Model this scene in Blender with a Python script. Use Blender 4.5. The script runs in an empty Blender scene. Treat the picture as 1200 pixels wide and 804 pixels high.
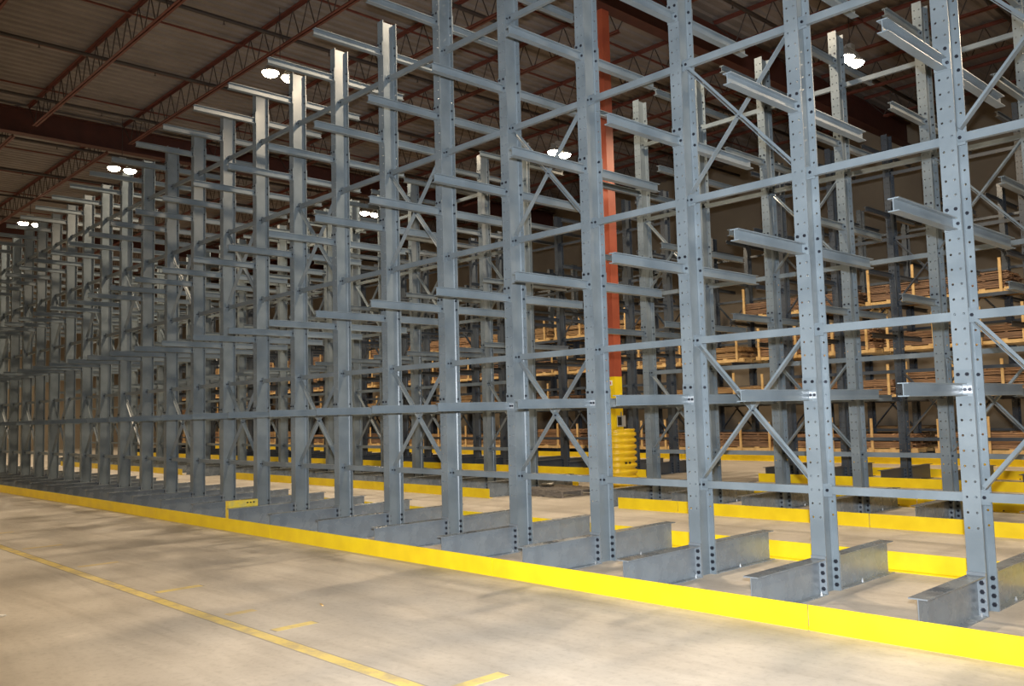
import bpy, bmesh, math, random
from mathutils import Vector, Matrix

random.seed(7)
S = 1.22                      # metres per rack bay (4 ft); positions below are given in bays
scene = bpy.context.scene
COL = scene.collection

# ------------------------------------------------------------------ camera, exposure, world, flash
RIGHT = Vector((0.68739772, 0.72580663, -0.02625101))
UP = Vector((0.0763327, -0.03625457, 0.99642307))
FWD = Vector((-0.72225874, 0.68694275, 0.08032409))
CAM = Vector((1.94833858, -5.75742869, 1.26608556)) * S
cd = bpy.data.cameras.new('camera')
cam = bpy.data.objects.new('camera', cd)
COL.objects.link(cam)
m = Matrix((RIGHT, UP, -FWD)).transposed().to_4x4()
m.translation = CAM
cam.matrix_world = m
cd.sensor_fit = 'HORIZONTAL'
cd.sensor_width = 36.0
cd.lens = 1032.88 / 1200 * 36.0
cd.clip_start = 0.05
cd.clip_end = 300
scene.camera = cam

scene.view_settings.view_transform = 'Standard'
scene.view_settings.look = 'None'
scene.view_settings.exposure = 0.0
scene.view_settings.gamma = 1.0
scene.view_settings.use_curve_mapping = False

w = bpy.data.worlds.new('world')
scene.world = w
w.use_nodes = True
w.node_tree.nodes['Background'].inputs[0].default_value = (0.9, 0.85, 0.8, 1)
w.node_tree.nodes['Background'].inputs[1].default_value = 0.02

LAMP_W = 900.0                # each high bay lamp
FLASH_W = 5200.0              # the photographer's flash, just above the lens
fl = bpy.data.lights.new('camera_flash', 'SPOT')
fl.energy = FLASH_W
fl.color = (0.90, 0.95, 1.0)
fl.shadow_soft_size = 0.03
fl.spot_size = math.radians(84)
fl.spot_blend = 0.9
flo = bpy.data.objects.new('camera_flash', fl)
COL.objects.link(flo)
aim = (FWD + RIGHT * 0.10 - UP * 0.02).normalized()
flo.matrix_world = Matrix.Translation(CAM + UP * 0.16 + RIGHT * 0.02) @ aim.to_track_quat('-Z', 'Y').to_matrix().to_4x4()

# ------------------------------------------------------------------ materials
def mat(name, col, rough=0.5, metal=0.0, var=None, vscale=3.0, bump=0.0, bscale=30.0, rvar=0.0, spec=0.5, stretch=None):
    M = bpy.data.materials.new(name)
    M.use_nodes = True
    nt = M.node_tree
    b = nt.nodes['Principled BSDF']
    b.inputs['Base Color'].default_value = (*col, 1)
    b.inputs['Roughness'].default_value = rough
    b.inputs['Metallic'].default_value = metal
    b.inputs['Specular IOR Level'].default_value = spec
    tc = nt.nodes.new('ShaderNodeTexCoord')
    vec = tc.outputs['Object']
    if stretch:
        mp = nt.nodes.new('ShaderNodeMapping')
        mp.inputs['Scale'].default_value = stretch
        nt.links.new(vec, mp.inputs[0])
        vec = mp.outputs[0]
    if var:
        n = nt.nodes.new('ShaderNodeTexNoise')
        n.inputs['Scale'].default_value = vscale
        n.inputs['Detail'].default_value = 5
        nt.links.new(vec, n.inputs['Vector'])
        r = nt.nodes.new('ShaderNodeValToRGB')
        r.color_ramp.elements[0].position = 0.33
        r.color_ramp.elements[1].position = 0.67
        r.color_ramp.elements[0].color = (*var, 1)
        r.color_ramp.elements[1].color = (*col, 1)
        nt.links.new(n.outputs['Fac'], r.inputs[0])
        nt.links.new(r.outputs[0], b.inputs['Base Color'])
        if rvar:
            mr = nt.nodes.new('ShaderNodeMapRange')
            mr.inputs['To Min'].default_value = max(0.05, rough - rvar)
            mr.inputs['To Max'].default_value = min(1, rough + rvar)
            nt.links.new(n.outputs['Fac'], mr.inputs['Value'])
            nt.links.new(mr.outputs[0], b.inputs['Roughness'])
    if bump:
        n2 = nt.nodes.new('ShaderNodeTexNoise')
        n2.inputs['Scale'].default_value = bscale
        n2.inputs['Detail'].default_value = 4
        nt.links.new(vec, n2.inputs['Vector'])
        bp = nt.nodes.new('ShaderNodeBump')
        bp.inputs['Strength'].default_value = bump
        bp.inputs['Distance'].default_value = 0.01
        nt.links.new(n2.outputs['Fac'], bp.inputs['Height'])
        nt.links.new(bp.outputs[0], b.inputs['Normal'])
    return M

def emit(name, col, strength):
    M = bpy.data.materials.new(name)
    M.use_nodes = True
    b = M.node_tree.nodes['Principled BSDF']
    b.inputs['Base Color'].default_value = (*col, 1)
    b.inputs['Emission Color'].default_value = (*col, 1)
    b.inputs['Emission Strength'].default_value = strength
    return M

PAINT = mat('rack_paint', (0.188, 0.224, 0.250), 0.34, 0.0, (0.130, 0.160, 0.183), 2.6, 0.05, 60, 0.14)
BEAMP = mat('base_beam_paint', (0.20, 0.23, 0.255), 0.27, 0.0, (0.155, 0.178, 0.20), 5.0, 0.03, 60, 0.07, spec=0.9)
BOLT = mat('dark_bolt', (0.03, 0.033, 0.045), 0.35, 0.6)
ZINC_GLINT = mat('zinc_bolt_and_glint', (0.42, 0.44, 0.46), 0.32, 0.45)  # anchor bolts, plus the flash highlight painted on the lowest arms
YEL = mat('yellow_paint', (0.90, 0.66, 0.012), 0.38, 0.0, (0.80, 0.56, 0.01), 4.0, 0.04, 40, 0.08)
YELP = mat('yellow_plastic', (0.90, 0.60, 0.02), 0.35, 0.0, (0.80, 0.50, 0.015), 5.0)
RED = mat('red_oxide', (0.15, 0.04, 0.027), 0.6, 0.0, (0.11, 0.03, 0.02), 3.0)
PILR = mat('orange_red_paint', (0.42, 0.095, 0.045), 0.5, 0.0, (0.34, 0.07, 0.035), 3.0)
GIRD = mat('dark_red_girder', (0.085, 0.025, 0.018), 0.65, 0.0, (0.065, 0.02, 0.015), 3.0)
DARKST = mat('dark_steel', (0.045, 0.035, 0.032), 0.6)
DECKM = mat('galvanised_deck', (0.235, 0.205, 0.19), 0.6, 0.1, (0.18, 0.155, 0.142), 1.2)
WALLM = mat('tan_wall', (0.30, 0.25, 0.185), 0.85, 0.0, (0.24, 0.195, 0.145), 0.7, 0.2, 14)
HOUS = mat('lamp_housing', (0.55, 0.55, 0.53), 0.35, 0.5)
LENS = emit('lamp_lens', (1.0, 0.86, 0.62), 60.0)
BLACK = mat('black', (0.012, 0.012, 0.013), 0.6)
WHITE = mat('white_paper', (0.8, 0.78, 0.74), 0.7)
REDINK = mat('red_ink', (0.65, 0.04, 0.03), 0.5)
GREYW = mat('weathered_wood', (0.23, 0.20, 0.17), 0.85, 0.0, (0.13, 0.11, 0.09), 9.0, 0.3, 40, stretch=(1, 6, 6))
STAKE = mat('pale_yellow_wood', (0.66, 0.46, 0.21), 0.7, 0.0, (0.52, 0.34, 0.14), 7.0)
WOODS = [mat('orange_brown_wood', (0.40, 0.24, 0.13), 0.75, 0.0, (0.18, 0.10, 0.055), 6.0, 0.2, 40, stretch=(0.6, 5, 12)),
         mat('golden_wood', (0.42, 0.27, 0.13), 0.75, 0.0, (0.24, 0.14, 0.065), 6.0, 0.2, 40, stretch=(0.6, 5, 12)),
         mat('dark_brown_wood', (0.30, 0.18, 0.105), 0.75, 0.0, (0.12, 0.07, 0.045), 6.0, 0.2, 40, stretch=(0.6, 5, 12))]

def floor_mat():
    M = bpy.data.materials.new('concrete_floor')
    M.use_nodes = True
    nt = M.node_tree
    L = nt.links
    b = nt.nodes['Principled BSDF']
    tc = nt.nodes.new('ShaderNodeTexCoord')
    def noise(scale, detail, st=(1, 1, 1), rough=0.55, dist=0.0):
        mp = nt.nodes.new('ShaderNodeMapping')
        mp.inputs['Scale'].default_value = st
        L.new(tc.outputs['Object'], mp.inputs[0])
        n = nt.nodes.new('ShaderNodeTexNoise')
        n.inputs['Scale'].default_value = scale
        n.inputs['Detail'].default_value = detail
        n.inputs['Roughness'].default_value = rough
        n.inputs['Distortion'].default_value = dist
        L.new(mp.outputs[0], n.inputs['Vector'])
        return n.outputs['Fac']
    def ramp(v, p0, c0, p1, c1):
        r = nt.nodes.new('ShaderNodeValToRGB')
        r.color_ramp.elements[0].position = p0
        r.color_ramp.elements[1].position = p1
        r.color_ramp.elements[0].color = (*c0, 1)
        r.color_ramp.elements[1].color = (*c1, 1)
        L.new(v, r.inputs[0])
        return r.outputs[0]
    def mul(a, c, f=1.0):
        x = nt.nodes.new('ShaderNodeMix')
        x.data_type = 'RGBA'
        x.blend_type = 'MULTIPLY'
        x.inputs[0].default_value = f
        L.new(a, x.inputs[6])
        L.new(c, x.inputs[7])
        return x.outputs[2]
    base = ramp(noise(0.55, 6, (0.5, 1, 1), 0.6, 0.6), 0.34, (0.50, 0.447, 0.378), 0.66, (0.63, 0.575, 0.50))
    streak = ramp(noise(1.3, 5, (0.35, 2.2, 1), 0.6, 0.8), 0.32, (0.84, 0.83, 0.82), 0.58, (1, 1, 1))
    tyre = ramp(noise(0.8, 3, (0.22, 1.6, 1), 0.5, 1.4), 0.30, (0.85, 0.84, 0.83), 0.42, (1, 1, 1))
    speck = ramp(noise(18, 6, (1, 1, 1), 0.7), 0.30, (0.84, 0.83, 0.82), 0.5, (1, 1, 1))
    pale = ramp(noise(2.2, 4, (1, 1.5, 1), 0.6, 1.0), 0.62, (1, 1, 1), 0.78, (1.16, 1.15, 1.15))
    c = mul(base, streak)
    c = mul(c, tyre)
    c = mul(c, speck)
    c = mul(c, pale)
    L.new(c, b.inputs['Base Color'])
    rr = nt.nodes.new('ShaderNodeMapRange')
    rr.inputs['To Min'].default_value = 0.45
    rr.inputs['To Max'].default_value = 0.75
    L.new(noise(1.5, 4), rr.inputs['Value'])
    L.new(rr.outputs[0], b.inputs['Roughness'])
    b.inputs['Specular IOR Level'].default_value = 0.3
    bp = nt.nodes.new('ShaderNodeBump')
    bp.inputs['Strength'].default_value = 0.08
    bp.inputs['Distance'].default_value = 0.01
    L.new(noise(25, 4), bp.inputs['Height'])
    L.new(bp.outputs[0], b.inputs['Normal'])
    return M

def tape_mat():
    M = bpy.data.materials.new('worn_yellow_tape')
    M.use_nodes = True
    nt = M.node_tree
    b = nt.nodes['Principled BSDF']
    tc = nt.nodes.new('ShaderNodeTexCoord')
    n = nt.nodes.new('ShaderNodeTexNoise')
    n.inputs['Scale'].default_value = 5.0
    n.inputs['Detail'].default_value = 8
    n.inputs['Roughness'].default_value = 0.7
    nt.links.new(tc.outputs['Object'], n.inputs['Vector'])
    r = nt.nodes.new('ShaderNodeValToRGB')
    r.color_ramp.elements[0].position = 0.36
    r.color_ramp.elements[0].color = (0.50, 0.40, 0.22, 1)
    r.color_ramp.elements[1].position = 0.55
    r.color_ramp.elements[1].color = (0.74, 0.58, 0.19, 1)
    nt.links.new(n.outputs['Fac'], r.inputs[0])
    nt.links.new(r.outputs[0], b.inputs['Base Color'])
    b.inputs['Roughness'].default_value = 0.6
    return M

FLOOR = floor_mat()
TAPE = tape_mat()
TAPEF = mat('faded_yellow_tape', (0.62, 0.48, 0.22), 0.7, 0.0, (0.55, 0.45, 0.28), 9.0)
TAPEE = mat('tape_dirt', (0.36, 0.31, 0.25), 0.8)

# ------------------------------------------------------------------ mesh helper: collects boxes, bars, tubes into ONE mesh
class MB:
    def __init__(s):
        s.v = []
        s.f = []
        s.mi = []
    def add(s, vs, fs, mi=0):
        o = len(s.v)
        s.v += [tuple(p) for p in vs]
        s.f += [tuple(i + o for i in f) for f in fs]
        s.mi += [mi] * len(fs)
    def box(s, x0, x1, y0, y1, z0, z1, mi=0):
        vs = [(x, y, z) for z in (z0, z1) for y in (y0, y1) for x in (x0, x1)]
        s.add(vs, [(0, 2, 3, 1), (4, 5, 7, 6), (0, 1, 5, 4), (2, 6, 7, 3), (0, 4, 6, 2), (1, 3, 7, 5)], mi)
    def bar(s, a, b, w_, h_, up=(0, 0, 1), mi=0):
        a = Vector(a); b = Vector(b)
        d = (b - a).normalized()
        u = Vector(up)
        sx = d.cross(u).normalized()
        sy = sx.cross(d).normalized()
        vs = []
        for p in (a, b):
            for i, j in ((-1, -1), (1, -1), (1, 1), (-1, 1)):
                vs.append(p + sx * (w_ / 2 * i) + sy * (h_ / 2 * j))
        s.add(vs, [(0, 3, 2, 1), (4, 5, 6, 7), (0, 1, 5, 4), (1, 2, 6, 5), (2, 3, 7, 6), (3, 0, 4, 7)], mi)
    def tube(s, a, b, r, n=8, mi=0, r2=None):
        a = Vector(a); b = Vector(b)
        d = (b - a).normalized()
        u = Vector((0, 0, 1)) if abs(d.z) < 0.9 else Vector((1, 0, 0))
        sx = d.cross(u).normalized()
        sy = sx.cross(d).normalized()
        vs = []
        for p, rr in ((a, r), (b, r if r2 is None else r2)):
            for i in range(n):
                t = 2 * math.pi * i / n
                vs.append(p + sx * (rr * math.cos(t)) + sy * (rr * math.sin(t)))
        fs = [(i, (i + 1) % n, n + (i + 1) % n, n + i) for i in range(n)]
        fs += [tuple(range(n - 1, -1, -1)), tuple(range(n, 2 * n))]
        s.add(vs, fs, mi)
    def lathe(s, prof, n=24, mi=0, cx=0, cy=0, sq=2.0):
        # revolved profile (r, z); sq > 2 turns the circle into a rounded square
        vs = []
        for r, z in prof:
            for i in range(n):
                t = 2 * math.pi * i / n
                c, q = math.cos(t), math.sin(t)
                k = (abs(c) ** sq + abs(q) ** sq) ** (-1 / sq)
                vs.append((cx + r * k * c, cy + r * k * q, z))
        fs = []
        for j in range(len(prof) - 1):
            for i in range(n):
                fs.append((j * n + i, j * n + (i + 1) % n, (j + 1) * n + (i + 1) % n, (j + 1) * n + i))
        s.add(vs, fs, mi)
    def mesh(s, name, mats):
        me = bpy.data.meshes.new(name)
        me.from_pydata(s.v, [], s.f)
        for mm in (mats if isinstance(mats, (list, tuple)) else [mats]):
            me.materials.append(mm)
        if len(me.materials) > 1:
            me.polygons.foreach_set('material_index', s.mi)
        bm = bmesh.new()
        bm.from_mesh(me)
        bmesh.ops.recalc_face_normals(bm, faces=bm.faces)
        bm.to_mesh(me)
        bm.free()
        me.update()
        return me
    def build(s, name, mats, parent=None, loc=(0, 0, 0)):
        return link(name, s.mesh(name, mats), parent, loc)

def link(name, me, parent=None, loc=(0, 0, 0)):
    o = bpy.data.objects.new(name, me)
    COL.objects.link(o)
    o.location = loc
    if parent:
        o.parent = parent
    return o

def tag(o, label=None, cat=None, group=None, kind=None):
    if label: o['label'] = label
    if cat: o['category'] = cat
    if group: o['group'] = group
    if kind: o['kind'] = kind
    return o

def empty(name, loc=(0, 0, 0), rz=0.0):
    o = bpy.data.objects.new(name, None)
    COL.objects.link(o)
    o.location = loc
    o.rotation_euler.z = rz
    o.empty_display_size = 0.2
    return o

def struct(o):
    o['kind'] = 'structure'
    return o

def smooth(me):
    me.polygons.foreach_set('use_smooth', [True] * len(me.polygons))
    return me

# ------------------------------------------------------------------ room shell
X0, X1, Y0, Y1, ZC = -50 * S, 11 * S, -13 * S, 18.2 * S, 8.92 * S
f = MB(); f.box(X0, X1, Y0, Y1, -0.2, 0)
struct(f.build('floor', FLOOR))
for nm, b in (('wall_back', (X0 - .3, X1 + .3, Y1, Y1 + .3)), ('wall_front', (X0 - .3, X1 + .3, Y0 - .3, Y0)),
              ('wall_left', (X0 - .3, X0, Y0, Y1)), ('wall_right', (X1, X1 + .3, Y0, Y1))):
    q = MB(); q.box(*b, -0.2, ZC + 0.12)
    struct(q.build(nm, WALLM))
# corrugated metal roof deck, flutes run across the joists
q = MB()
pitch = 0.30
n = int((X1 - X0) / pitch)
prof = []
for i in range(n):
    x = X0 + i * pitch
    prof += [(x, 0.0), (x + .10, 0.0), (x + .14, 0.05), (x + .26, 0.05)]
prof.append((X0 + n * pitch, 0.0))
vs = [(x, yy, ZC + z) for x, z in prof for yy in (Y0, Y1)]
vs += [(x, yy, ZC + z + 0.02) for x, z in prof for yy in (Y0, Y1)]
k = len(prof) * 2
fs = [(2 * i, 2 * i + 1, 2 * i + 3, 2 * i + 2) for i in range(len(prof) - 1)]
fs += [(k + 2 * i, k + 2 * i + 2, k + 2 * i + 3, k + 2 * i + 1) for i in range(len(prof) - 1)]
q.add(vs, fs)
struct(q.build('ceiling', DECKM))

# open web joists between the girders
GX = [-47.4, -34.1, -20.8, -7.5, 5.8]
span = 13.3 * S
def joist_mesh():
    b = MB()
    zt, zb = 8.88 * S, 8.27 * S
    x0, x1 = 0.12, span - 0.12
    for s_ in (-1, 1):     # double angle chords
        b.box(x0, x1, s_ * .012, s_ * .075, zt - .01, zt)
        b.box(x0, x1, s_ * .012, s_ * .02, zt - .07, zt)
        b.box(x0 + .55, x1 - .55, s_ * .012, s_ * .070, zb, zb + .01)
        b.box(x0 + .55, x1 - .55, s_ * .012, s_ * .02, zb, zb + .065)
    nn = 22
    L = (x1 - x0 - 1.1) / nn
    for i in range(nn):
        xa = x0 + .55 + i * L
        b.tube((xa, 0, zb + .03), (xa + L * .5, 0, zt - .03), .013, 6, 1)
        b.tube((xa + L * .5, 0, zt - .03), (xa + L * .92, 0, zb + .03), .013, 6, 1)
    b.tube((x0, 0, zt - .05), (x0 + .6, 0, zb + .03), .015, 6, 1)
    b.tube((x1, 0, zt - .05), (x1 - .6, 0, zb + .03), .015, 6, 1)
    return b.mesh('roof_joist', [RED, DARKST])
jm = joist_mesh()
for gi in range(len(GX) - 1):
    for j in range(-5, 8):
        yj = (0.12 + 2.19 * j - (0.18 if gi < 2 else 0)) * S
        if yj > Y1 - .3 or yj < Y0 + .3: continue
        struct(link('ceiling_joist', jm, None, (GX[gi] * S, yj, 0)))
# steel girders under the joist seats
b = MB()
zg0, zg1 = 8.20 * S, 8.80 * S
b.box(-.15, .15, Y0 + .02, Y1 - .02, zg1 - .02, zg1); b.box(-.15, .15, Y0 + .02, Y1 - .02, zg0, zg0 + .02); b.box(-.006, .006, Y0 + .02, Y1 - .02, zg0, zg1)
gm = b.mesh('ceiling_girder', GIRD)
for g in GX[1:]:
    struct(link('ceiling_girder', gm, None, (g * S, 0, 0)))
# bridging lines
b = MB(); b.box(-.02, .02, Y0 + .02, Y1 - .02, 8.82 * S, 8.82 * S + .04)
bmh = b.mesh('ceiling_bridging', RED)
for x in (-46, -43.5, -41, -38.5, -36, -31.6, -29, -26.4, -23.9, -18.8, -16.3, -13.8, -11.1, -8.9, -5, -2.4, .2, 2.8):
    struct(link('ceiling_bridging', bmh, None, (x * S - .5, 0, 0)))
# sprinkler pipes with heads
pm = MB(); pm.tube((0, Y0 + .02, 0), (0, Y1 - .02, 0), .045, 10)
pmesh = smooth(pm.mesh('sprinkler_pipe', DARKST))
hm = MB(); hm.tube((0, 0, 0), (0, 0, -.08), .012, 8); hm.tube((0, 0, -.08), (0, 0, -.09), .028, 8)
hmesh = hm.mesh('sprinkler_head', DARKST)
PX = [-44.6, -41.4, -38.2, -31.8, -28.6, -25.4, -22.3, -19.0, -15.85, -12.7, -9.6, -6.3, -3.2, 0, 3.2]
for i, x in enumerate(PX):
    o = link('sprinkler_pipe', pmesh, None, (x * S, 0, 8.52 * S))
    tag(o, 'dark sprinkler pipe run crossing the joists under the roof, counted %d from the far end' % (i + 1), 'pipe', 'sprinkler pipes under the roof')
    for j in range(-4, 9):
        link('sprinkler_head', hmesh, o, (0, (1.2 + 2.19 * j) * S, -.03))

# ------------------------------------------------------------------ pillars of the building
PH = .115
def pillar_at(x, y):
    h = .12
    b = MB()
    for z0, z1, mi in ((1.844 * S, 8.2 * S, 0), (0, 1.844 * S, 1)):
        b.box(-h, h, -PH, PH, z0, z1, mi)
    b.box(-.20, .20, -.20, .20, 0, .03, 1)
    return struct(b.build('pillar', [PILR, YEL], None, (x * S, y * S, 0)))
PY = 5.69
PXC = -7.63
pillar_at(PXC, PY)
pillar_at(-34.1, 6.5)

# ------------------------------------------------------------------ floor markings
def floor_strip(x0, x1, y0, y1, mm, name='floor_marking', edge=False):
    b = MB()
    if edge:
        b.box(x0 * S, x1 * S, (y0 - .012) * S, (y1 + .012) * S, 0.0005, .0012, 1)
    b.box(x0 * S, x1 * S, y0 * S, y1 * S, 0.001, .0022, 0)
    return struct(b.build(name, [mm, TAPEE]))
floor_strip(-40, 4, -3.225, -3.145, TAPE, edge=True)
for x, y1, mm in ((-8.33, -2.70, TAPEF), (-6.59, -2.73, TAPEF), (-4.81, -2.735, TAPE), (-3.65, -2.88, TAPEF), (-3.02, -2.80, TAPE),
                  (-1.32, -2.765, TAPE), (-10.1, -2.72, TAPEF), (-12.0, -2.72, TAPEF), (-14, -2.72, TAPEF)):
    floor_strip(x - .04, x + .04, -3.08, y1, mm, edge=mm is TAPE)

# ------------------------------------------------------------------ cantilever racks
PIT = 0.09205 * S            # hole pitch
BF, DC, TF = 0.104 * S, 0.188 * S, 0.010
HC = 5.76 * S
ZB = [0.69, 1.798, 2.907, 4.003, 5.098]
ZA = [1.342, 2.355, 3.368, 4.376, 5.388]
LA = 0.954 * S               # arm and base reach from the column centre
HB = 0.238 * S
HUB = 0.045 * S              # the brace bolts stand this far from the column web

def holed_flange(b, y0, y1):
    # plate in the XZ plane from y0 to y1, two columns of round holes
    z0 = 0.0
    rows = int(HC / PIT)
    r = 0.0095
    off = (ZA[0] * S) % PIT - PIT / 2
    zs = [0.0] + [off + i * PIT for i in range(1, rows + 1) if off + i * PIT < HC - .01] + [HC]
    for cx in (-BF / 4, BF / 4):
        xa, xb = cx - BF / 4, cx + BF / 4
        for i in range(len(zs) - 1):
            za, zb = zs[i], zs[i + 1]
            zc = (za + zb) / 2
            if zb - za < PIT * .9 or zc < .50 * S:
                b.add([(xa, y0, za), (xb, y0, za), (xb, y0, zb), (xa, y0, zb)], [(0, 1, 2, 3)])
                b.add([(xa, y1, za), (xb, y1, za), (xb, y1, zb), (xa, y1, zb)], [(0, 3, 2, 1)])
                continue
            outer = [(xb, zc), (xb, zb), (cx, zb), (xa, zb), (xa, zc), (xa, za), (cx, za), (xb, za)]
            inner = [(cx + r * math.cos(t * math.pi / 4), zc + r * math.sin(t * math.pi / 4)) for t in range(8)]
            vs = [(x, y0, z) for x, z in outer] + [(x, y0, z) for x, z in inner] + [(x, y1, z) for x, z in outer] + [(x, y1, z) for x, z in inner]
            fs = []
            for t in range(8):
                u = (t + 1) % 8
                fs += [(t, u, 8 + u, 8 + t), (16 + t, 24 + t, 24 + u, 16 + u), (8 + t, 8 + u, 24 + u, 24 + t)]
            b.add(vs, fs)
    # edges of the plate
    for x, o in ((-BF / 2, 1), (BF / 2, -1)):
        b.add([(x, y0, 0), (x, y1, 0), (x, y1, HC), (x, y0, HC)], [(0, 1, 2, 3)])
    b.add([(-BF / 2, y0, HC), (BF / 2, y0, HC), (BF / 2, y1, HC), (-BF / 2, y1, HC)], [(0, 1, 2, 3)])

def upright_mesh():
    b = MB()
    holed_flange(b, -DC / 2, -DC / 2 + TF)
    holed_flange(b, DC / 2 - TF, DC / 2)
    b.box(-.004, .004, -DC / 2 + TF, DC / 2 - TF, 0, HC)
    # fillets between web and flange
    for s_ in (-1, 1):
        for t in (-1, 1):
            y = s_ * (DC / 2 - TF)
            b.add([(t * .004, y, 0), (t * .012, y, 0), (t * .004, y - s_ * .010, 0), (t * .004, y, HC), (t * .012, y, HC), (t * .004, y - s_ * .010, HC)],
                  [(1, 4, 5, 2), (0, 1, 2), (3, 5, 4)])
    for z in ZB:                       # clip plates that carry the bracing
        for t in (-1, 1):
            x0, x1 = sorted((t * .004, t * (HUB + .035)))
            b.box(x0, x1, -.006, 0, z * S - .055, z * S + .055)
            b.box(*sorted((t * .004, t * .010)), -.045, .0, z * S - .055, z * S + .055)
            b.tube((t * HUB, -.024, z * S), (t * HUB, .016, z * S), .014, 6, 1)
            b.tube((t * .010, -.028, z * S + .0), (t * .020, -.028, z * S), .010, 6, 1)
    return b.mesh('upright', [PAINT, BOLT])

def ibeam(b, w_, h_, tf, tw, y0, y1, zc, mi=0):
    b.box(-w_ / 2, w_ / 2, y0, y1, zc + h_ / 2 - tf, zc + h_ / 2, mi)
    b.box(-w_ / 2, w_ / 2, y0, y1, zc - h_ / 2, zc - h_ / 2 + tf, mi)
    b.box(-tw / 2, tw / 2, y0, y1, zc - h_ / 2 + tf, zc + h_ / 2 - tf, mi)

def arm_mesh(low):                        # origin at the arm's root on the column face, reaches to -Y
    b = MB()
    ibeam(b, .074, .092, .007, .006, -(LA - DC / 2), -.012, 0)
    if low:
        b.v = [(x - .010, y, z) for x, y, z in b.v]
    b.box(-BF / 2 + .002, BF / 2 - .002, -.012, 0, -.052, .145, 0)
    for x in (-BF / 4, BF / 4):
        b.tube((x, -.012, PIT), (x, -.021, PIT), .0145, 6, 1)
        b.tube((x, .011, PIT), (x, .021, PIT), .0145, 6, 1)
    for x in ((.010, .044) if low else (-.040, .040)):
        b.tube((x, -.012, 0), (x, -.021, 0), .0135, 6, 1)
        b.tube((x, .011, 0), (x, .021, 0), .0135, 6, 1)
        if low:
            b.box(x - .015, x + .015, -.0145, -.012, -.028, .028, 2)  # pale patch: flash highlight on the painted end plate, put in as colour
    return b.mesh('arm', [PAINT, BOLT, ZINC_GLINT])

def base_mesh():
    b = MB()
    w_, h_ = .102 * S, HB
    ibeam(b, w_, h_, .009, .007, -(LA - DC / 2), -.014, h_ / 2)
    b.box(-BF / 2 - .002, BF / 2 + .002, -.014, 0, 0.004, h_ + .022)
    for x in (-BF * .29, BF * .29):
        for i in range(4):
            z = .050 + i * .064
            b.tube((x, -.014, z), (x, -.026, z), .0175, 6, 1)
            b.tube((x, .011, z), (x, .026, z), .0175, 6, 1)
    for y, x in ((-.06, .036), (-.45, -.036)):
        b.tube((x, y, .009), (x, y, .034), .006, 6, 2)
        b.tube((x, y, .009), (x, y, .020), .011, 6, 2)
    return b.mesh('base_beam', [BEAMP, BOLT, ZINC_GLINT])

UP_M, ARM_M, BASE_M = upright_mesh(), arm_mesh(False), base_mesh()
ARM_LOW = arm_mesh(True)
LIGHT_SET = (UP_M, ARM_M, ARM_LOW, BASE_M)
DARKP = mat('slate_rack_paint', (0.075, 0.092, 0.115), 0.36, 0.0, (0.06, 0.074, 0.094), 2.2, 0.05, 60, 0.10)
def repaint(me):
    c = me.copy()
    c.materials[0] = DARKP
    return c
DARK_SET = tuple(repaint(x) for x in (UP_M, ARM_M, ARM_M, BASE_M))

def brace_mesh(x0, x1, z):
    b = MB()
    h = .066
    b.box(x0, x1, -.016, -.011, z - h / 2, z + h / 2)
    b.box(x0, x1, -.011, .030, z + h / 2 - .005, z + h / 2)
    b.box(x0, x1, -.011, .030, z - h / 2, z - h / 2 + .005)
    return b
def diag_mesh(x0, z0, x1, z1, y):
    b = MB()
    b.bar((x0, y, z0), (x1, y, z1), .005, .060, (0, 1, 0))
    # turned lip of the angle section
    d = Vector((x1 - x0, 0, z1 - z0)).normalized()
    nrm = Vector((-d.z, 0, d.x)) * .0235
    b.bar((x0 + nrm.x, y + .014, z0 + nrm.z), (x1 + nrm.x, y + .014, z1 + nrm.z), .024, .005, (0, 1, 0))
    return b

def cyl_bolt(b, x, y, z):
    b.tube((x, y - .012, z), (x, y + .012, z), .013, 6, 1)

def rack(y, xs, braced, label, nm='cantilever_rack', parts=LIGHT_SET, paint=PAINT):
    """xs: brace bolt positions in bays, from right to left; braced(i) says whether the bay left of upright i has crosses."""
    root = empty(nm, ((xs[0]) * S, y * S, 0))
    tag(root, label, 'rack', 'cantilever racks')
    ox = xs[0] * S
    UP_M, ARM_M, ARM_LOW, BASE_M = parts
    far_h = MB(); nh = 0
    for i, x in enumerate(xs):
        u = link('upright', UP_M, root, (x * S - HUB - ox, 0, 0))
        for s_ in (0, 1):
            rz = math.pi * s_
            yy = -DC / 2 if s_ == 0 else DC / 2
            bb = link('base_beam', BASE_M, u, (0, yy, 0)); bb.rotation_euler.z = rz
            for z in ZA:
                a = link('arm', ARM_LOW if z == ZA[0] else ARM_M, u, (0, yy, z * S)); a.rotation_euler.z = rz
        if i + 1 < len(xs):
            xl = xs[i + 1] * S - 2 * HUB + HUB * .6 - ox
            xr_ = x * S - ox - HUB * 1.6
            xa, xb = xs[i + 1] * S - ox - .02, x * S - HUB * 2 - ox + .02
            for z in ZB:
                nh += 1
                if nh > 98:
                    t = brace_mesh(xa, xb, z * S)
                    far_h.add(t.v, t.f)
                else:
                    brace_mesh(xa, xb, z * S).build('horizontal_brace', paint, root)
            if braced(i):
                for p in (0, 2):
                    z0, z1 = ZB[p] * S, ZB[p + 1] * S
                    xa2, xb2 = xa + .035, xb - .035
                    d1 = diag_mesh(xa2, z0 + .06, xb2, z1 - .06, -.030)
                    cyl_bolt(d1, (xa2 + xb2) / 2, -.032, (z0 + z1) / 2)
                    d1.build('diagonal_brace', [paint, BOLT], root)
                    diag_mesh(xa2, z1 - .06, xb2, z0 + .06, -.021).build('diagonal_brace', paint, root)
    if far_h.v:
        tag(far_h.build('horizontal_brace', paint, root), kind='stuff')
    return root

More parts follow.
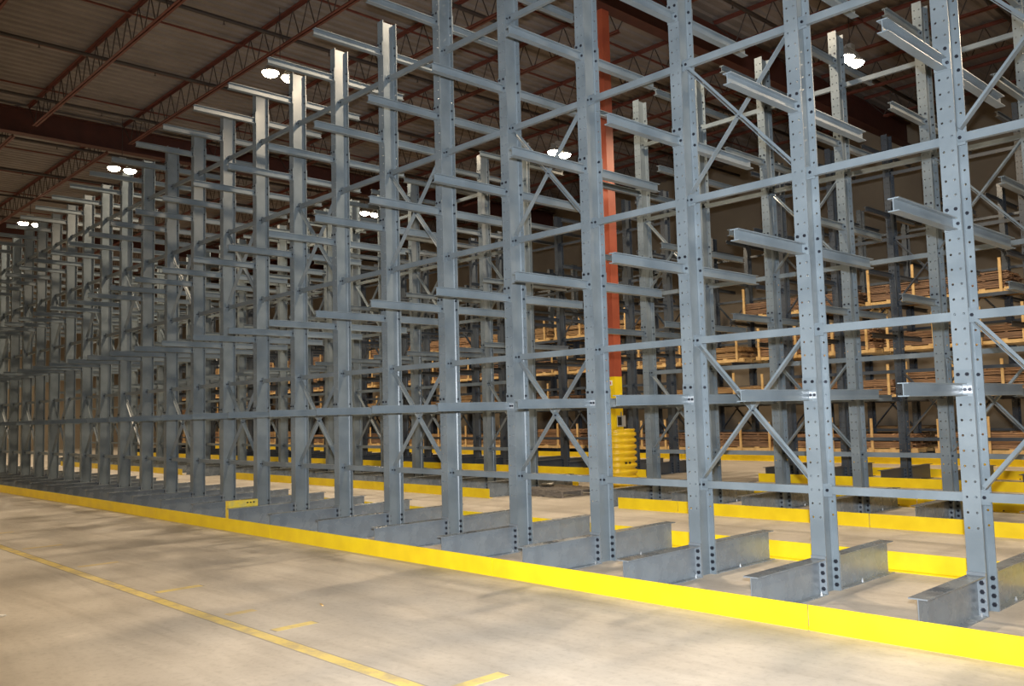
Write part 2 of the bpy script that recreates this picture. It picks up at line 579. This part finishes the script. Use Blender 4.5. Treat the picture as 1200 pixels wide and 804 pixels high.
def kerb(y, facing, x_list, label_fmt, z=0.142):
    """angle-iron guide rail sections on the floor; facing -1: upright leg on the -Y side, foot towards +Y."""
    out = []
    for i in range(len(x_list) - 1):
        xb, xa = x_list[i] * S, x_list[i + 1] * S
        b = MB()
        t = .009
        L = xb - xa - .010
        if facing < 0:
            b.box(-L, 0, 0, t, 0, z * S); b.box(-L, 0, t, .085, 0.0, t)
        else:
            b.box(-L, 0, -t, 0, 0, z * S); b.box(-L, 0, -.085, -t, 0.0, t)
        for k_ in range(max(2, int(L / 1.1))):
            xx = -.25 - k_ * 1.1
            if xx < -L + .1: break
            b.tube((xx, -.05 * facing, t), (xx, -.05 * facing, t + .018), .014, 6, 1)
        o = b.build('guide_rail', [YEL, BOLT], None, (xb - .003, y * S, 0))
        tag(o, label_fmt % ORD[i], 'guide rail', 'yellow guide rails on the floor')
        out.append(o)
    return out
ORD = ['first', 'second', 'third', 'fourth', 'fifth', 'sixth', 'seventh', 'eighth', 'ninth', 'tenth', 'eleventh', 'twelfth', 'thirteenth', 'fourteenth', 'fifteenth', 'sixteenth', 'seventeenth', 'eighteenth', 'nineteenth', 'twentieth']

# front row
rack(0, [1 - k for k in range(28)], lambda i: i % 2 == 0,
     'tall blue-grey steel double-sided cantilever rack of the front row, nearest the tape line')
kerb(-1.045, -1, [1.9, -.63, -3.30, -6.88, -10, -13.1, -16.2, -19.3, -22.4, -25.5, -28], 'bright yellow floor rail along the open aisle, %s length from the right')
kerb(1.057, 1, [1.9, -1.2, -4.2, -7.3, -10.4, -13.5, -16.6, -19.7, -22.8, -26], 'yellow floor rail behind the front rack, %s length from the right')
# second row, split by the gap with the red pillar
rack(4.3, [.25 - k for k in range(7)], lambda i: i % 2 == 1,
     'blue-grey cantilever rack behind the front one, right of the red pillar')
rack(4.3, [-8.2 - k for k in range(22)], lambda i: i % 2 == 0,
     'blue-grey cantilever rack behind the front one, left of the old pallet')
kerb(3.26, -1, [1.3, -2.24, -4.65, -5.60], 'yellow floor rail before the second rack right of the pallet, %s length from the right')
kerb(5.36, 1, [1.3, -2.6, -5.2], 'yellow floor rail behind the second rack right of the pillar, %s length from the right')
kerb(3.26, -1, [-8.12, -11.2, -14.3, -16.55], 'yellow floor rail before the second rack left of the pallet, %s length from the right')
kerb(3.26, -1, [-19.3, -22.4, -25.5, -28.6], 'yellow floor rail, far left end of the second rack, %s length from the right')
kerb(5.36, 1, [-8.2, -11.2, -14.3, -17.4, -20.5, -23.6], 'yellow floor rail behind the second rack left of the pallet, %s length from the right')
# third row
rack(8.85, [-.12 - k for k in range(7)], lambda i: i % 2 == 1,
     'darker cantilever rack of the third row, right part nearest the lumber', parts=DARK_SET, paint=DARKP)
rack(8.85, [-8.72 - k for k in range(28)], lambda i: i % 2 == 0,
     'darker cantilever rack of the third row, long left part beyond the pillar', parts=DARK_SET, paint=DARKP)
kerb(7.79, -1, [.9, -2.6, -6.25], 'yellow floor rail before the third rack right of the pillar, %s length from the right')
kerb(9.93, 1, [.9, -2.6, -5.6], 'yellow floor rail behind the third rack right of the pillar, %s length from the right')
kerb(7.73, -1, [-8.62, -11.7, -14.8, -18.3], 'yellow floor rail before the third rack left of the pillar, %s length from the right')
kerb(7.73, -1, [-19.7, -22.8, -25.9, -29, -32.1, -35.2], 'yellow floor rail before the far end of the third rack, %s length from the right')
# fourth row carries the lumber
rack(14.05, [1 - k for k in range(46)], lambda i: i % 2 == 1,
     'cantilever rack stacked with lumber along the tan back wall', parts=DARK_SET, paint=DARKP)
kerb(13.02, -1, [1.5, -2, -5.2, -8.4, -11.6, -14.8, -18, -21.2, -24.4, -27.6, -30.8, -34, -37.2, -40.4], 'yellow floor rail before the lumber rack, %s length from the right')

# ------------------------------------------------------------------ lumber bundles on the fourth rack
BAY = 1.06 * S
def bundle_variant(seed):
    rnd = random.Random(seed)
    L = 2.9 * S
    W = 0.86 * S
    base = MB()
    for y in (-W / 2 + .04, 0, W / 2 - .04):
        base.box(-L / 2, L / 2, y - .045, y + .045, 0, .085)
    for k_ in range(7):
        x = -L / 2 + .07 + k_ * (L - .14) / 6
        base.box(x - .07, x + .07, -W / 2 - .004, W / 2 + .004, .085, .115)
    posts = []
    for x in (-L / 2 + .12, -L / 2 + .12 + BAY * .9, -L / 2 + .12 + BAY * 1.75, L / 2 - .2):
        p = MB(); p.box(x - .032, x + .032, -W / 2 - .042, -W / 2 - .006, 0, rnd.uniform(.82, .96)); posts.append(p)
    layers = rnd.choice([8, 9, 11, 12])
    boards = MB()
    z = .117
    for l in range(layers):
        t = rnd.choice([.035, .04, .05])
        sh = rnd.uniform(-.06, .06)
        cut = rnd.random() < .35
        nb = 5
        for j in range(nb):
            ya = -W / 2 + .01 + j * (W - .02) / nb
            d = rnd.uniform(-.012, .012) + (rnd.uniform(0, .03) if j == 0 else 0)
            e = rnd.uniform(-.09, .0)
            if cut:
                xm = rnd.uniform(-.5, .5)
                boards.box(-L / 2 - e + sh + .05, xm - .01, ya + d, ya + (W - .02) / nb - .008 + d, z, z + t - .009)
                boards.box(xm + .01, L / 2 + e + sh - .05, ya + d, ya + (W - .02) / nb - .008 + d, z, z + t - .009)
            else:
                boards.box(-L / 2 - e + sh + .05, L / 2 + e + sh - .05, ya + d, ya + (W - .02) / nb - .008 + d, z, z + t - .009)
        z += t
        if l in (3, 7):
            for x in (-L / 3, 0, L / 3):
                boards.box(x - .03, x + .03, -W / 2 + .01, W / 2 - .01, z, z + .018)
            z += .022
    return dict(base=base.mesh('bearer', STAKE), posts=[p.mesh('stake', STAKE) for p in posts],
                boards=boards.mesh('boards', WOODS[seed % 3]))
VARS = [bundle_variant(i) for i in range(8)]
LEV = [0.2385, 1.342 + .038, 2.355 + .038, 3.368 + .038]
LEVN = ['lowest', 'second', 'third', 'top']
WN = ['orange-brown', 'golden', 'dark brown']
rr = random.Random(3)
for li, zl in enumerate(LEV):
    x = .6 - .35 * li
    idx = 0
    while x > -41:
        v = (idx * 3 + li * 5 + (idx // 3)) % 8
        V = VARS[v]
        if not (li == 3 and idx % 5 == 3) and not (li == 1 and idx % 6 == 4):
            o = empty('lumber_bundle', ((x - 1.45) * S, 13.50 * S, zl * S))
            tag(o, '%s boards on the back rack\'s %s level, %s bundle from the right' % (WN[v % 3], LEVN[li], ORD[idx % 20]), 'lumber bundle', 'lumber bundles on the back rack')
            link('bearer', V['base'], o)
            for p in V['posts']:
                link('stake', p, o)
            link('boards', V['boards'], o)
            if idx % 3 != 1:
                V2 = VARS[(v + 3) % 8]
                o2 = empty('lumber_bundle', ((x - 1.6) * S, 14.60 * S, zl * S))
                tag(o2, '%s boards, wall side of the back rack\'s %s level, %s from the right' % (WN[(v + 3) % 8 % 3], LEVN[li], ORD[idx % 20]), 'lumber bundle', 'lumber bundles on the back rack')
                link('bearer', V2['base'], o2)
                link('boards', V2['boards'], o2)
        idx += 1
        x -= 2.9 + rr.choice([.12, .2, .35])

# ------------------------------------------------------------------ column guard, sign and box on the red pillar
g = MB()
prof = [(.28 * S, 0.02)]
H = .965 * S
nr = 9
for i in range(nr):
    z0 = .03 + i * (H - .06) / nr
    dz = (H - .06) / nr
    prof += [(.290 * S, z0), (.323 * S, z0 + dz * .18), (.330 * S, z0 + dz * .42), (.323 * S, z0 + dz * .66), (.290 * S, z0 + dz * .88)]
prof += [(.315 * S, H - .02), (.31 * S, H), (.295 * S, H + .005), (.15 * S, H + .005), (.15 * S, .02), (.28 * S, .02)]
g.lathe(prof, 40, 0, sq=2.3)
go = link('column_guard', smooth(g.mesh('column_guard', YELP)), None, (PXC * S, PY * S, 0))
tag(go, 'ribbed yellow plastic guard wrapped around the foot of the red pillar', 'column guard')
h_ = MB()
for a in (-.045, .045):
    h_.tube((a, -.33 * S + .02, 0), (a, -.33 * S - .012, 0), .020, 10)
ho = h_.build('handle_slot', BLACK, go, (0, 0, .42 * S))
ho.rotation_euler.z = 1.30
s1 = MB(); s1.box(-.045, .045, -.004, 0, -.05, .05, 0); s1.box(-.010, .010, -.006, -.004, -.028, .028, 1); s1.box(-.010, .018, -.006, -.004, -.028, -.014, 1)
so = s1.build('warning_sticker', [WHITE, REDINK], None, ((PXC + .01) * S, PY * S - PH, 1.74 * S))
tag(so, 'small white sticker with red mark high on yellow part of pillar', 'sticker')
e1 = MB(); e1.box(-.07, .07, -.10, 0, -.10, .13, 0); e1.box(-.05, .05, -.108, -.10, -.07, .10, 1); e1.tube((0, -.05, .13), (0, -.05, .20), .015, 8, 0)
eo = e1.build('electrical_box', [HOUS, BLACK], None, (PXC * S + .12 + .07, PY * S + .02, 1.09 * S))
tag(eo, 'small grey electrical box on the pillar just above the yellow guard', 'electrical box')

# ------------------------------------------------------------------ old pallet in the gap, yellow block, litter
def pallet_at(x, y, rz, label):
    o = empty('pallet', (x * S, y * S, 0), rz)
    tag(o, label, 'pallet')
    L, W = 1.22, 1.02
    for yy in (-W / 2 + .03, 0, W / 2 - .03):
        b = MB(); b.box(-L / 2, L / 2, yy - .025, yy + .025, .018, .108); b.build('stringer', GREYW, o)
    for k_ in range(7):
        x_ = -L / 2 + .05 + k_ * (L - .1) / 6
        b = MB(); b.box(x_ - .05, x_ + .05, -W / 2, W / 2, .108, .126 + (.002 if k_ % 2 else 0)); b.build('deck_board', GREYW, o)
    for k_ in range(3):
        x_ = -L / 2 + .05 + k_ * (L - .1) / 2
        b = MB(); b.box(x_ - .05, x_ + .05, -W / 2, W / 2, 0, .018); b.build('bottom_board', GREYW, o)
    return o
pallet_at(-7.62, 4.30, -.10, 'weathered grey wooden pallet lying in the gap beside the red pillar')
b = MB()
random.seed(5)
for k_ in range(4):
    a = random.uniform(0, 6.28)
    c = Vector((random.uniform(-.12, .12), random.uniform(-.08, .08), 0))
    d = Vector((math.cos(a), math.sin(a), 0)) * .12
    e = Vector((-d.y, d.x, 0)) * .6
    b.add([c - d - e, c + d - e + Vector((0, 0, .02)), c + d + e + Vector((0, 0, .06)), c - d + e + Vector((0, 0, .03))], [(0, 1, 2, 3)])
    b.add([c - d - e + Vector((0, 0, .004)), c + d - e + Vector((0, 0, .024)), c + d + e + Vector((0, 0, .064)), c - d + e + Vector((0, 0, .034))], [(3, 2, 1, 0)])
tag(b.build('plastic_wrap', WHITE, None, (-8.02 * S, 4.35 * S, .129)), 'crumpled white plastic wrap left on the grey pallet', 'plastic wrap')
b = MB(); b.box(-.05, .05, -.23, .23, 0, .385, 0)
for k_ in range(3):
    b.box(.05, .0505, .05 + .05 * k_, .08 + .05 * k_, .335, .355, 1)
BLK = mat('chipped_yellow_block', (0.85, 0.62, 0.03), 0.7, 0, (0.62, 0.50, 0.12), 14.0, 0.4, 30)
me = b.mesh('concrete_block', [BLK, BLACK])
o = link('concrete_block', me, None, (-8.145 * S, -.735 * S, 0))
md = o.modifiers.new('bevel', 'BEVEL'); md.width = .012; md.segments = 2
tag(o, 'chipped yellow block standing between two base beams of front rack', 'block')
b = MB(); b.box(-.045, .045, -.03, .03, 0, .004); b.box(-.03, .05, -.025, .02, .004, .012)
o = b.build('paper_scrap', WHITE, None, (-4.85 * S, -4.12 * S, .0005)); o.rotation_euler.z = .6
tag(o, 'white paper scrap on the bare floor outside the tape line', 'paper scrap')
b = MB(); b.box(-.045, .045, -.008, .008, 0, .006); b.box(-.02, .05, -.012, .004, .006, .010)
o = b.build('wood_sliver', STAKE, None, (-3.43 * S, -2.5 * S, .0005)); o.rotation_euler.z = -.35
tag(o, 'small pale wood sliver on the floor between tape line and yellow rail', 'wood sliver')

# ------------------------------------------------------------------ high bay lamps
def lamp_parts():
    bar = MB(); bar.box(-.05, .05, -.30, .30, .20, .25); bar.box(-.07, .07, -.10, .10, .25, .36)
    head = MB()
    head.lathe([(.001, .20), (.07, .20), (.09, .16), (.17, .06), (.20, .0), (.195, .0), (.165, .055), (.085, .15), (.001, .19)], 20)
    bulb = MB()
    bulb.lathe([(.001, .12), (.06, .11), (.14, .06), (.172, .0), (.155, -.05), (.09, -.085), (.001, -.095)], 16)
    rod = MB(); rod.tube((0, 0, .36), (0, 0, 8.925 * S - 7.62 * S), .010, 6)
    return bar.mesh('crossbar', HOUS), smooth(head.mesh('reflector', HOUS)), smooth(bulb.mesh('bulb', LENS)), rod.mesh('hanging_rod', DARKST)
LB, LH, LBU, LR = lamp_parts()
LAMPS = [(x, 2.15) for x in (-44.2, -36.5, -28.2, -20.35, -12.4, -4.3, 3.8)] + [(x, 9.8) for x in (-36.9, -28.7, -20.7, -12.55, -5.12, 2.7)] + \
        [(x, -8.0) for x in (-36.5, -28.2, -20.35, -12.4, -4.3, 3.8)]
AIS = {2.15: 'between first and second racks', 9.8: 'beyond the third rack', -8.0: 'over the open aisle'}
cnt = {}
for x, y in LAMPS:
    cnt[y] = cnt.get(y, 0) + 1
    o = empty('high_bay_lamp', (x * S, y * S, 7.62 * S))
    tag(o, 'glowing twin roof lamp %s, %s from the far end' % (AIS[y], ORD[cnt[y] - 1]), 'lamp', 'high bay lamps')
    link('crossbar', LB, o); link('hanging_rod', LR, o)
    for s_ in (-1, 1):
        link('reflector', LH, o, (0, s_ * .24, 0))
        bb = link('bulb', LBU, o, (0, s_ * .24, 0))
    l = bpy.data.lights.new('lamp_light', 'SPOT')
    l.energy = LAMP_W * (1.35 if y > 0 else 1.25)
    l.spot_size = math.radians(150 if y > 0 else 124)
    l.spot_blend = 0.2 if y > 0 else 0.35
    l.color = (1.0, 0.80, 0.56)
    l.shadow_soft_size = 0.16
    lo = bpy.data.objects.new('lamp_light', l)
    COL.objects.link(lo)
    lo.parent = o
    lo.location = (0, 0, -.22)
